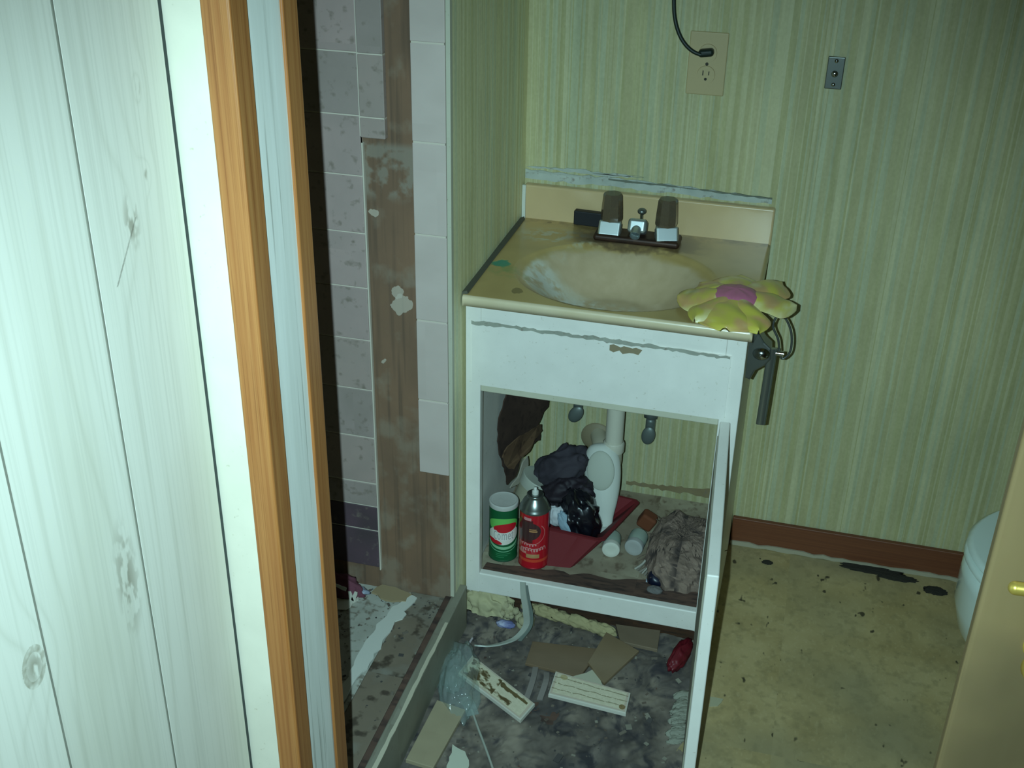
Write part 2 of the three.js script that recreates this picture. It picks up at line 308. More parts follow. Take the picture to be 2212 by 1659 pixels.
// scraps lying in the shower
tag(mesh('paper_scrap', uvm(flatPlate(rough([[-.223, .475], [-.185, .492], [-.178, .53], [-.19, .565], [-.235, .565]], .008, .012, 9), .0022, .0855), 3).rotateX(0), whiteTearM), 'torn white scrap lying on the shower floor by the wooden jamb', 'scrap');
tag(mesh('board_scrap', uvm(flatPlate(rough([[-.148, .480], [-.12, .4805], [-.083, .492], [-.087, .515], [-.125, .522], [-.16, .508]], .008, .014, 11), .004, .089), 3), mat({ color: 0xa08c6c, roughness: .9 })), 'tan broken board scrap at the foot of the tiled shower wall', 'scrap');
{
  const t = thing('maroon_cloth', 'maroon crumpled cloth in the shower corner under the dirty tiles', 'cloth', [-.225, .085, .512]);
  mesh('body', lump(.048, .034, .024, .28, 2.2, 3, 20, 0), mat({ color: 0x6a3a48, roughness: .9 }), t);
  for (const [x, y, a] of [[.034, .012, .2], [.042, .014, -.3], [.014, .03, 1.3]]) mesh('white_shred', uvm(plate(rough([[-.004, -.012], [.004, -.012], [.003, .012], [-.003, .012]], .003, .006, 3), .0015).rotateZ(a).translate(x, y, .024)), whiteTearM, t);
}
tag(mesh('plastic_scrap', lump(.034, .008, .012, .4, 2.6, 8, 16, -.004).translate(-.205, .09, .487 + .02), mat({ color: 0x8d95a6, roughness: .5 })), 'bluish crumpled scrap between maroon cloth and white scrap', 'scrap');

// ---------- vanity cabinet ----------
{
  const t = thing('vanity_cabinet', 'small white painted vanity cabinet with its door swung open and shelf rotted', 'cabinet');
  const B = (n, g, m = paintM) => mesh(n, PT(g), m, t);
  B('side_panel', bx(.004, .01, .012, .016, .6915, .40)); B('side_panel', bx(.478, 0, .012, .490, .6915, .40));
  B('stile', bx(.004, .0675, .40, .032, .6915, .418, .002)); B('stile', bx(.457, .0675, .40, .490, .6915, .418, .002));
  B('top_rail', bx(.032, .654, .40, .457, .6915, .4178, .0015));
  B('false_drawer_front', bx(.017, .5345, .4165, .4665, .6555, .4215, .0035));
  B('middle_rail', bx(.032, .5195, .398, .457, .54, .4165, .002), dimPaintM);  // dimmer copy of the paint, carrying the shade of the recess
  B('bottom_rail', bx(.030, .0675, .40, .459, .1135, .4172, .003));
  mesh('paint_chip', uvm(plate(rough([[.016, .6535], [.10, .6545], [.20, .6525], [.34, .6515], [.465, .6505], [.465, .6545], [.42, .6565], [.34, .6585], [.24, .6600], [.12, .6590], [.07, .6605], [.016, .6600]], .0042, .007, 3), .0008).translate(0, 0, .4214), 4), mat({ map: glaze([140, 142, 130], [176, 176, 164], 91), roughness: .9 }), t);
  mesh('paint_chip', uvm(plate(rough([[.262, .638], [.312, .636], [.318, .646], [.262, .648]], .006, .008, 12), .0008).translate(0, 0, .4214), 4), mat({ color: 0x8a7c62, roughness: .9 }), t);
  // floor of the cabinet: stained panel behind, rotted board along the front
  const fp = new THREE.PlaneGeometry(.46, .35, 40, 30).rotateX(-Math.PI / 2).translate(.247, 0, .205), p = fp.attributes.position;
  for (let i = 0; i < p.count; i++) p.setY(i, .1045 + .0016 * fbm(p.getX(i) * 40, p.getZ(i) * 40, 5, 3));
  fp.computeVertexNormals(); mesh('shelf', uvm(mergeGeometries([fp, new THREE.BoxGeometry(.46, .010, .35).translate(.247, .0985, .205)]), 3), shelfM, t);
  mesh('rotted_board', uvm(flatPlate(rough([[.034, .372], [.15, .364], [.30, .352], [.36, .335], [.474, .315], [.474, .402], [.034, .402]], .012, .02, 8), .010, .0985), 3), rotM, t);
  mesh('back_stain', uvm(plate(rough([[.25, .104], [.478, .104], [.478, .122], [.43, .126], [.36, .117], [.25, .112]], .006, .01, 44), .0008).translate(0, 0, .0004), 4), mat({ map: glaze([128, 108, 78], [150, 136, 100], 47), roughness: .9 }), t);
  B('toe_kick', bx(.016, -.005, .345, .478, .066, .357, .001), mat({ map: rotT, color: 0xb8a078, roughness: .9 }));
  // the door, hinged on the right stile, its plane pointing at the viewer
  const door = new THREE.Group(); door.name = 'door'; door.position.set(.4605, 0, .4225); door.rotation.y = 3.7 * Math.PI / 180; t.add(door);
  const dk = (n, g, m) => mesh(n, PT(g), m, door);
  dk('panel', bx(0, .097, .004, .0175, .5345, .442, .0025), paintM);
  for (const y of [.17, .465]) { dk('hinge', bx(-.0015, y - .022, -.004, .001, y + .022, .012, .0005), darkChrome); }
  dk('inner_face_dimmed', bx(-.0022, .112, .03, .0005, .52, .428, .0006), mat({ map: paintT, color: 0xa9a99c, roughness: .8 }));  // door's inner face greyed, dimness of grazing light put into the colour
}

// ---------- moulded vanity top ----------
{
  const t = thing('vanity_sink', 'tan moulded vanity top with oval basin, crusted and stained', 'sink');
  const cx = .237, cz = .262, rx = .170, rz = .148;
  const topT = tex(1024, 1024, (u, v) => {
    const x = u * .5, z = v * .46; const f = fbm(x * 20, z * 20, 3, 5), g = fbm(x * 70, z * 70, 9, 4), w = fbm(x * 11, z * 11, 15, 3);
    let c = mixc(C3(196, 168, 110), C3(178, 150, 96), f); c = mixc(c, C3(150, 128, 80), cl((w - .52) * 3) * .5);
    const e = Math.hypot((x - cx) / rx, (z - cz) / rz) + (f - .5) * .16;
    const inb = step(1.02, .93, e); c = mixc(c, mixc(C3(204, 182, 150), C3(188, 166, 132), g), inb);
    // whitish mineral crust in the lower left half of the bowl and a patch by the back left corner
    const cr = cl((g * .6 + f * .7 - .46) * 6) * step(.35, -.4, (x - cx) / rx * .45 - (z - cz) / rz * .95 + (f - .5) * 1.4) * inb;
    c = mixc(c, C3(222, 226, 220), cr * .8);
    const cr2 = cl((g - .45) * 6) * step(.085, .03, Math.hypot((x - .10) * .8, (z - .105) * 1.5)); c = mixc(c, C3(190, 194, 184), cr2 * .7);
    // grime along the faucet and the back, teal spot, green tint
    const gr = step(.09, .02, Math.hypot((x - .245) * .75, (z - .085) * 1.1) - .035) * step(.128, .112, z + (g - .5) * .03) * cl((f + g - .62) * 2); c = mixc(c, C3(98, 80, 62), gr * .75);
    const bk = step(.055, .025, z) * cl((g - .3) * 2); c = mixc(c, C3(112, 92, 66), bk * .6);
    const te = Math.hypot((x - .027) / .022, (z - .272) / .02) + (g - .5) * 1.3; if (te < 1) c = mixc(c, C3(24, 140, 122), cl((1 - te) * 3) * .85);
    const te2 = Math.hypot((x - .05) / .04, (z - .295) / .03) + (g - .5) * 1.6; if (te2 < 1) c = mixc(c, C3(112, 144, 84), cl(1 - te2) * .6);
    if (z > .4275) c = mixc(C3(222, 206, 176), C3(206, 188, 152), f);  // front edge painted paler, as a face catching the light
    for (const [sx, sz, sr] of [[.088, .385, .012], [.06, .033, .004], [.30, .07, .005], [.16, .1, .008]]) { const d = Math.hypot(x - sx, z - sz) + (g - .5) * .012; if (d < sr) c = mixc(c, C3(92, 76, 44), .55); }
    return c;
  });
  const tm = phys({ map: topT, roughness: .28, clearcoat: .25, clearcoatRoughness: .3, bumpMap: topT, bumpScale: .0006 });
  const N = 110, ex = [[0, 0]], ez = [];
  const X = [], Z = []; for (let i = 0; i <= N; i++) X.push([mix(.003, .492, i / N), 0]); for (const [a, b] of [[.0035, -.0008], [.006, -.003], [.007, -.007], [.0068, -.0185]]) X.push([.492 + a - .002, b]);
  for (let i = 0; i <= N; i++) Z.push([mix(.001, .427, i / N), 0]); for (const [a, b] of [[.0035, -.0008], [.006, -.003], [.007, -.007], [.0068, -.0185], [-.01, -.0185]]) Z.push([.427 + a, b]);
  const pos = [], uv = [], idx = [];
  for (const [z, dz] of Z) for (const [x, dx] of X) {
    const e = Math.hypot((x - cx) / rx, (z - cz) / rz); let y = .71;
    if (e < 1.06) { const q = cl(1.06 - e) / 1.06; y -= .070 * Math.pow(sm(cl(q * 1.5)), .9) + .004 * cl(q * 30) - .0035 * 0; }
    y += Math.max(-.0185, dz + dx); pos.push(x, y, z); uv.push(x / .5, z / .46);
  }
  const n = X.length; for (let j = 0; j + 1 < Z.length; j++) for (let i = 0; i + 1 < n; i++) { const a = j * n + i; idx.push(a, a + n, a + 1, a + 1, a + n, a + n + 1); }
  const g = new THREE.BufferGeometry(); g.setAttribute('position', new THREE.Float32BufferAttribute(pos, 3)); g.setAttribute('uv', new THREE.Float32BufferAttribute(uv, 2)); g.setIndex(idx); g.computeVertexNormals();
  mesh('basin_slab', g, tm, t);
  const bsM = phys({ map: tex(256, 128, (u, v) => { const f = fbm(u * 8, v * 5, 3, 3) - .5; return [.80 + f * .07, .69 + f * .07, .52 + f * .06]; }), roughness: .25, clearcoat: .2 });
  mesh('backsplash', uvm(bx(.004, .703, .0005, .497, .7795, .0195, .004), 2), bsM, t);
  mesh('side_caulk', uvm(strip([[.004, .7115, .03], [.005, .7125, .15], [.004, .7115, .28], [.005, .712, .425]], .010, .006, [1, .4, 0]), 4), mat({ color: 0x57564a, roughness: .9 }), t);
}
// torn paper and old sealant left on the wall over the backsplash
{
  const t = thing('old_sealant', 'peeling grey sealant band on the wall above the backsplash', 'sealant');
  const m1 = mat({ map: glaze([196, 200, 190], [160, 166, 158], 61), roughness: .9 });
  mesh('band', uvm(plate(rough([[.001, .787], [.20, .786], [.488, .784], [.488, .795], [.30, .802], [.19, .806], [.10, .803], [.001, .806]], .005, .015, 14), .0022), 5), m1, t);
  mesh('outline', uvm(plate(rough([[.17, .803], [.30, .8015], [.488, .7965], [.488, .7935], [.3, .7985], [.17, .80]], .0025, .012, 15), .0034), 5), mat({ color: 0x6f7468, roughness: .9 }), t);
  mesh('flake', uvm(plate(rough([[.004, .811], [.15, .8065], [.24, .812], [.10, .815]], .005, .012, 17), .0024), 5), m1, t);
  mesh('left_bead', uvm(strip([[.0045, .71, .022], [.004, .745, .021], [.0045, .779, .021]], .007, .004, [1, 0, 0]), 4), mat({ color: 0xd2d2c6, roughness: .7 }), t);
}
// faucet
{
  const t = thing('faucet', 'grimy chrome two-handle faucet with clear acrylic knobs on the vanity top', 'faucet', [.243, .71, .076]);
  const grime = mat({ map: rotT, color: 0xb0a090, roughness: .5, metalness: .3 });
  mesh('base_plate', uvm(new RoundedBoxGeometry(.166, .014, .054, 4, .0065).translate(.004, .007, .004), 4), grime, t);
  const satin = phys({ color: 0xc4cccc, metalness: .85, roughness: .38 });
  const acr = phys({ color: 0x8d7c66, roughness: .12, transmission: .62, thickness: .03, ior: 1.49, attenuationColor: new THREE.Color(0x9a8468), attenuationDistance: .03 });
  const k0 = new THREE.Group(); k0.name = 'handle'; t.add(k0); k0.position.set(-.05, 0, -.002);
  const prof = []; for (const [r, y] of [[.0205, .036], [.0215, .040], [.0205, .06], [.0185, .085], [.0165, .0885], [0, .0885]]) prof.push([r, y]);
  mesh('knob', toCreasedNormals(new THREE.LatheGeometry([V2(0, .036), ...prof.map(a => V2(...a))], 8), .5), acr, k0);
  mesh('skirt', uvm(mergeGeometries([new RoundedBoxGeometry(.043, .030, .022, 3, .004).toNonIndexed(), new THREE.CylinderGeometry(.018, .021, .03, 28).toNonIndexed()].map((g, i) => i ? g.translate(0, .024, -.004) : g.rotateX(-.5).translate(0, .020, .012))), 4), satin, k0);
  mesh('stem', cyl(.006, .006, .036, 12).translate(0, .056, 0), grime, k0);
  const k1 = k0.clone(); k1.name = 'handle_001'; k1.position.x = .056; t.add(k1); k1.rotation.y = .3;
  const sp = mesh('spout', uvm(new RoundedBoxGeometry(.036, .028, .03, 4, .007).rotateX(-.45).translate(.003, .030, .006), 4), satin, t);
  mesh('spout_neck', tube([[.003, .026, .01], [.003, .027, .026], [.003, .022, .038]], .0098, 20, 16), satin, sp);
  const pk = mesh('lift_rod', cyl(.0028, .0028, .028, 10).translate(.006, .038, -.014), chrome, t);
  mesh('rod_knob', new THREE.SphereGeometry(.0085, 18, 14).scale(1, .75, 1).translate(.006, .054, -.014), darkChrome, pk);
}
tag(mesh('black_box', uvm(new RoundedBoxGeometry(.060, .029, .016, 3, .002), 3).rotateY(-.05).translate(.141, .7275, .031), mat({ color: 0x14161c, roughness: .55 })), 'black rectangular block leaning on the backsplash left of the faucet', 'box');
// flower-shaped soap dish
{
  const t = thing('flower_dish', 'yellow ceramic flower dish with pink centre overhanging the vanity corner', 'soap dish', [.458, .7105, .345]);
  const ym = phys({ color: 0xffffff, roughness: .35, clearcoat: .4, clearcoatRoughness: .25, vertexColors: true });
  const tips = [[-.096, .014, .052], [-.056, .096, .036], [-.005, .115, .058], [.048, .108, .034], [.102, -.006, .05], [.072, -.102, .046], [0, -.112, .05], [-.067, -.054, .044]];
  tips.forEach(([tx, tz, w], q) => {
    const L = Math.hypot(tx, tz), a = Math.atan2(tz, tx), NS = 18, NT = 12, pos = [], col = [], idx = [];
    const y = new THREE.Color(0xcdbf52), pk = new THREE.Color(0xcf9a74), pale = new THREE.Color(0xdcd09a);
    for (const side of [1, -1]) for (let i = 0; i <= NS; i++) for (let j = 0; j <= NT; j++) {
      const s = i / NS, tt = j / NT * 2 - 1, w0 = w * (s < .62 ? mix(.62, 1, sm(s / .62)) : Math.pow(Math.max(0, 1 - Math.pow((s - .62) / .385, 2)), q % 2 || q === 4 ? .95 : .5)) * .92 + .0015;
      const r = mix(.022, L, s), wave = (Math.sin(s * 6 + q * 2 + tt * 2.4) * .004 + Math.sin(s * 13 + q + tt * 5) * .0016) * s * (1 - s * s * s), hh = .018 - .010 * s * s + (1 - tt * tt) * .010 * (1 - s * .4) + wave - tt * tt * s * .008;
      const px = Math.cos(a) * r - Math.sin(a) * tt * w0, pz = Math.sin(a) * r + Math.cos(a) * tt * w0;
      pos.push(px, Math.max(.0065 + .004 * fbm(px * 50, pz * 50, q, 2), hh) + side * .0026 * (1 - tt * tt * .7), pz);
      const c = y.clone().lerp(pk, cl((fbm(px * 50, pz * 50, q, 3) - .46 + .12 * (1 - s)) * 4) * .75).lerp(pale, cl((fbm(px * 40 + 9, pz * 40, q, 3) - .56) * 5)); col.push(c.r, c.g, c.b);
    }
    const n = NT + 1, M = (NS + 1) * n;
    for (let i = 0; i < NS; i++) for (let j = 0; j < NT; j++) { const k = i * n + j; idx.push(k, k + 1, k + n, k + 1, k + n + 1, k + n); idx.push(M + k, M + k + n, M + k + 1, M + k + 1, M + k + n, M + k + n + 1); }
    const rim = []; for (let i = 0; i <= NS; i++) rim.push(i * n); for (let j = 1; j <= NT; j++) rim.push(NS * n + j); for (let i = NS - 1; i >= 0; i--) rim.push(i * n + NT);
    for (let k = 0; k + 1 < rim.length; k++) idx.push(rim[k], rim[k + 1], M + rim[k], rim[k + 1], M + rim[k + 1], M + rim[k]);
    const g = new THREE.BufferGeometry(); g.setAttribute('position', new THREE.Float32BufferAttribute(pos, 3)); g.setAttribute('color', new THREE.Float32BufferAttribute(col, 3)); g.setIndex(idx); g.computeVertexNormals();
    mesh('petal', g, ym, t);
  });
  const disc = lathe([[0, .036], [.012, .0355], [.026, .033], [.037, .028], [.041, .021], [.040, .014], [0, .012]], 48); const dp = disc.attributes.position;
  for (let i = 0; i < dp.count; i++) { const x = dp.getX(i), z = dp.getZ(i); if (dp.getY(i) > .02) dp.setY(i, dp.getY(i) + .0022 * Math.sin(x * 260 + Math.sin(z * 120) * 1.5) * Math.cos(z * 210) * cl(1.3 - Math.hypot(x, z) / .036)); }
  disc.computeVertexNormals(); mesh('centre', disc, phys({ color: 0xbc6c88, roughness: .45, clearcoat: .2 }), t);
}
// paper holder on the cabinet's right side
{
  const t = thing('paper_holder', 'chrome paper holder with hanging bar and wire loop on the cabinet side', 'holder', [.490, .62, .30]);
  mesh('bracket', uvm(plate([[0, -.05], [.006, -.052], [.012, -.035], [.028, -.022], [.036, -.01], [.034, .008], [.022, .018], [.010, .036], [0, .046]], .030, .003).translate(.0005, 0, -.015)), darkChrome, t);
  mesh('bracket_cup', new THREE.SphereGeometry(.015, 24, 16).scale(1.1, .9, 1).translate(.022, -.002, .012), chrome, t);
  mesh('arm', uvm(new THREE.CylinderGeometry(.0088, .0088, .152, 28).scale(1, 1, .5).translate(0, -.076, 0).rotateZ(-.02).rotateY(.25).translate(.040, .006, .006), 4), phys({ color: 0x9a9e98, metalness: .85, roughness: .3 }), t);
  mesh('hook', tube([[.004, .012, .016], [.010, .032, .016], [.018, .046, .014], [.022, .05, .008]], .0024, 20, 8), darkChrome, t);
  mesh('wire_loop', tube([[.0515, .001, 0], [.047, .022, .001], [.035, .049, .002], [.0445, .071, 0], [.056, .060, -.001], [.068, .034, -.002], [.069, -.003, -.002], [.058, -.015, -.001], [.053, -.004, 0]], .0021, 80, 10), darkChrome, t);
  mesh('pivot', cyl(.0045, .0045, .03, 14).rotateZ(Math.PI / 2).translate(.045, -.003, .004), chrome, t);
}
// outlet with a plug in it
{
  const t = thing('outlet', 'beige double outlet with a black cord plugged into its top socket', 'outlet', [.3056, .9816, 0]);
  const m = mat({ color: 0xb9a67c, roughness: .45 }), dk = mat({ color: 0x2a2a26, roughness: .8 });
  mesh('cover_plate', uvm(new RoundedBoxGeometry(.0699, .1143, .0055, 3, .0022).translate(.035, .05715, .0027), 4), m, t);
  for (const y of [.0375, .0768]) {
    const s = new THREE.Shape(); s.absarc(0, 0, .0168, -1.05 + Math.PI / 2 + 0.52, 0, false); 
    const r = mesh('socket', uvm(cyl(.0168, .0163, .003, 40).rotateX(Math.PI / 2).translate(.035, y, .0066), 4), m, t);
    if (y < .05) { mesh('slot', bx(.0285, y - .001, .0079, .0303, y + .008, .0084, 0), dk, r); mesh('slot', bx(.0395, y, .0079, .0412, y + .007, .0084, 0), dk, r); mesh('slot', cyl(.0026, .0026, .0006, 16).rotateX(Math.PI / 2).translate(.035, y - .0075, .0081), dk, r); }
  }
  mesh('screw', cyl(.003, .003, .0015, 14).rotateX(Math.PI / 2).translate(.035, .0572, .006), chrome, t);
}
{
  const t = thing('power_cord', 'black power cord hanging down to the outlet', 'cord');
  const m = mat({ color: 0x10201a, roughness: .5 });
  mesh('cable', tube([[.268, 1.42, .014], [.270, 1.30, .016], [.271, 1.19, .018], [.2725, 1.150, .020], [.277, 1.120, .023], [.287, 1.094, .026], [.300, 1.076, .028], [.316, 1.064, .029], [.330, 1.059, .028]], .0036, 90, 12), m, t);
  mesh('plug', uvm(new RoundedBoxGeometry(.028, .014, .020, 4, .006).rotateZ(.16).translate(.3385, 1.0615, .0178), 4), m, t);
}
{
  const t = thing('wall_plate', 'small dark metal bracket plate screwed to the wallpaper', 'bracket', [.5535, 1.011, 0]);
  mesh('plate', uvm(new RoundedBoxGeometry(.030, .0575, .005, 3, .0018).translate(.0155, .0285, .0025), 4), darkChrome, t);
  mesh('boss', lathe([[0, .004], [.004, .004], [.0055, .001], [.006, 0]], 20).rotateX(Math.PI / 2).translate(.0155, .027, .005), chrome, t);
  for (const y of [.008, .05]) mesh('screw', lathe([[0, .0018], [.003, .0012], [.0036, 0]], 16).rotateX(Math.PI / 2).translate(.0155, y, .005), chrome, t);
}
// toilet, mostly hidden by the near door
{
  const t = thing('toilet', 'pale toilet bowl half hidden behind the open door', 'toilet', [1.135, 0, .42], [0, -Math.PI / 2, 0]); t.scale.y = .93;
  const pm = phys({ color: 0xd8e4dc, roughness: .18, clearcoat: .6 });
  const ell = (rows, n = 56) => { const pos = [], idx = []; rows.forEach(([y, rx, rz, cz]) => { for (let i = 0; i < n; i++) { const a = i / n * 2 * Math.PI; pos.push(Math.cos(a) * rx, y, cz + Math.sin(a) * rz); } }); for (let j = 0; j + 1 < rows.length; j++) for (let i = 0; i < n; i++) { const a = j * n + i, b = j * n + (i + 1) % n; idx.push(a, a + n, b, b, a + n, b + n); } const g = new THREE.BufferGeometry(); g.setAttribute('position', new THREE.Float32BufferAttribute(pos, 3)); g.setIndex(idx); g.computeVertexNormals(); return uvm(g); };
  mesh('bowl', ell([[0, .115, .2, -.04], [.03, .11, .2, -.04], [.08, .10, .18, -.04], [.13, .125, .18, -.02], [.18, .168, .205, 0], [.22, .188, .228, 0], [.27, .194, .24, 0], [.33, .192, .24, 0], [.355, .186, .235, 0], [.36, .15, .2, 0], [.30, .12, .16, 0], [.22, .06, .08, 0], [.2, .001, .001, 0]]), pm, t);
  mesh('seat', ell([[.361, .15, .2, 0], [.361, .188, .237, 0], [.368, .193, .242, 0], [.378, .188, .237, 0], [.380, .15, .2, 0], [.361, .149, .199, 0]]), pm, t);
  mesh('lid', ell([[.381, .001, .001, 0], [.381, .186, .235, 0], [.388, .19, .24, 0], [.396, .18, .23, 0], [.398, .001, .001, 0]]), pm, t);
  mesh('tank', uvm(new RoundedBoxGeometry(.42, .34, .15, 4, .02).translate(0, .55, -.30)), pm, t);
  mesh('tank_lid', uvm(new RoundedBoxGeometry(.44, .03, .165, 4, .01).translate(0, .735, -.297)), pm, t);
  mesh('flush_lever', tube([[-.17, .67, -.222], [-.17, .67, -.205], [-.13, .665, -.203]], .006, 16, 10), chrome, t);
}

// ---------- plumbing under the basin ----------
{
  const t = thing('drain_pipe', 'white plastic drain pipe dropping behind the white bottle inside the cabinet', 'pipe');
  const pv = mat({ color: 0xcfcab8, roughness: .5 });
  mesh('tailpiece', cyl(.0185, .0185, .33, 28).translate(.236, .435, .13), pv, t);
  mesh('trap', tube([[.236, .275, .13], [.236, .24, .128], [.228, .215, .10], [.212, .212, .07], [.195, .22, .04], [.182, .222, .004]], .0185, 50, 20), mat({ color: 0xb8b09a, roughness: .5 }), t);
  mesh('slip_nut', lathe([[.019, -.012], [.0225, -.010], [.0225, .010], [.019, .012]], 12).translate(.236, .275, .13), pv, t);
  mesh('wall_flange', lathe([[.0, .010], [.02, .010], [.034, .004], [.036, 0]], 32).rotateX(Math.PI / 2).translate(.178, .213, .001), mat({ color: 0x8a7d62, roughness: .6 }), t);
}
for (const [x, y, tilt, lab] of [[.139, .300, -.5, 'left dark shut-off valve on the wall inside the cabinet'], [.297, .274, -.15, 'right dark shut-off valve and riser on the wall inside the cabinet']]) {
  const t = thing('shutoff_valve', lab, 'valve', [x, y, 0]);
  const vm = phys({ color: 0x707874, metalness: .4, roughness: .45 });
  mesh('stub', cyl(.008, .008, .04, 18).rotateX(Math.PI / 2).translate(0, 0, .02), vm, t);
  mesh('body', new THREE.CapsuleGeometry(.0105, .022, 6, 16).translate(0, .008, .036), vm, t);
  const hs = new THREE.SphereGeometry(1, 28, 18).scale(.0145, .022, .007).rotateZ(tilt).translate(0, -.004, .058); mesh('handle', hs, vm, t);
  mesh('riser', tube([[0, .02, .036], [.002, .06, .036], [.006, .16, .045], [.01, .32, .06]], x > .2 ? .0085 : .0045, 30, 12), vm, t);
  mesh('nut', lathe([[.008, .028], [.016, .03], [.017, .045], [.013, .056], [.008, .058]], 6).translate(0, 0, .036), vm, t);
}
// torn lining, its hole and shadow painted as one dark sheet
{
  const t = thing('torn_lining', 'torn brown lining and its shadowed hole in the back left corner of the cabinet', 'lining', [.042, 0, .19], [0, 1.1796, 0]);
  const dk = mat({ map: shelfT, color: 0x6a5450, roughness: .95 }), lt = mat({ map: shelfT, color: 0x9a7e6a, roughness: .9 });
  mesh('sheet', uvm(plate(rough([[-.036, .418], [.112, .35], [.108, .323], [.091, .318], [.083, .305], [.074, .296], [.08, .277], [.081, .253], [.051, .256], [.046, .246], [.016, .239], [-.001, .204], [-.03, .196], [-.04, .241], [-.058, .283], [-.064, .344], [-.056, .379]], .006, .012, 5), .003), 4), dk, t);
  const fg = plate(rough([[.074, .298], [.079, .280], [.044, .279], [.021, .261], [-.006, .258], [-.026, .238], [-.04, .245], [-.056, .278], [-.044, .299], [-.007, .312], [.031, .309]], .004, .01, 7), .0025); const p = fg.attributes.position;
  for (let i = 0; i < p.count; i++) p.setZ(i, p.getZ(i) + .006 + .012 * Math.sin(cl((p.getX(i) + .06) / .14) * 3.1)); fg.computeVertexNormals();
  mesh('curled_flap', uvm(fg, 4), lt, t);
  mesh('pale_tear', uvm(plate(rough([[.035, .217], [.03, .192], [0, .185], [-.027, .19], [-.001, .202], [.016, .232], [.031, .24]], .003, .01, 9), .0025).translate(0, 0, .006), 4), mat({ color: 0xa39c8c, roughness: .9 }), t);
}

// ---------- things kept in the cabinet ----------
function label(w, h, draw) { const c = document.createElement('canvas'); c.width = w; c.height = h; const x = c.getContext('2d'); draw(x, w, h); const t = new THREE.CanvasTexture(c); t.colorSpace = THREE.SRGBColorSpace; return t; }
const wrap = (r, y0, y1) => new THREE.CylinderGeometry(r, r, y1 - y0, 48, 1, true, Math.PI).translate(0, (y0 + y1) / 2, 0);
{
  const t = thing('cleanser_can', 'green cleanser canister with white lid at the left in the cabinet', 'can', [.0565, .1058, .333], [0, 0.28, 0]);
  const front = label(1024, 512, (x, w, h) => {
    x.fillStyle = '#0c5c34'; x.fillRect(0, 0, w, h);
    const cx = w * .5;
    x.fillStyle = '#6fc45e'; x.beginPath(); x.ellipse(cx, h * .30, 200, 70, 0, 0, 7); x.fill();
    x.fillStyle = '#e6e2d6'; x.beginPath(); x.ellipse(cx, h * .50, 205, 92, -.05, 0, 7); x.fill();
    x.fillStyle = '#c81e2a'; x.beginPath(); x.ellipse(cx + 25, h * .35, 150, 44, -.08, 0, 7); x.fill();
    x.fillStyle = '#c81e2a'; x.beginPath(); x.ellipse(cx - 110, h * .625, 95, 22, .15, 0, 7); x.fill();
    x.fillStyle = '#f4f2ec'; x.strokeStyle = '#f4f2ec'; x.lineWidth = 14; x.font = 'bold 132px sans-serif'; x.textAlign = 'center'; x.save(); x.translate(cx, h * .58); x.scale(.60, .9); x.strokeText('Comet', 0, 0); x.fillStyle = '#b9b4b0'; x.fillText('Comet', 0, 0); x.restore();
    x.strokeStyle = '#8fc79a'; x.lineWidth = 26; x.beginPath(); x.ellipse(cx, h * .60, 205, 74, 0, .25, 2.9); x.stroke();
    x.lineWidth = 9; x.strokeStyle = '#79b48c'; x.beginPath(); x.ellipse(cx, h * .67, 205, 74, 0, .25, 2.9); x.stroke();
    x.fillStyle = '#3c8a5c'; for (let k = 0; k < 3; k++) x.fillRect(cx - 90, h * (.85 + k * .035), 180 - k * 40, 6);
  });
  front.wrapS = THREE.RepeatWrapping; front.offset.x = 0;
  mesh('body', wrap(.0285, .003, .124), mat({ map: front, roughness: .45 }), t);
  mesh('rim', lathe([[0, 0], [.0275, 0], [.0292, .0012], [.0292, .003], [.0285, .004]]), mat({ color: 0x0c4c30, roughness: .5 }), t);
  mesh('lid', lathe([[.0285, .122], [.0295, .123], [.0295, .130], [.0285, .1325], [.0255, .1325], [.0245, .1305], [0, .1308]]), mat({ map: paintT, color: 0xd6d8d8, roughness: .6 }), t);
}
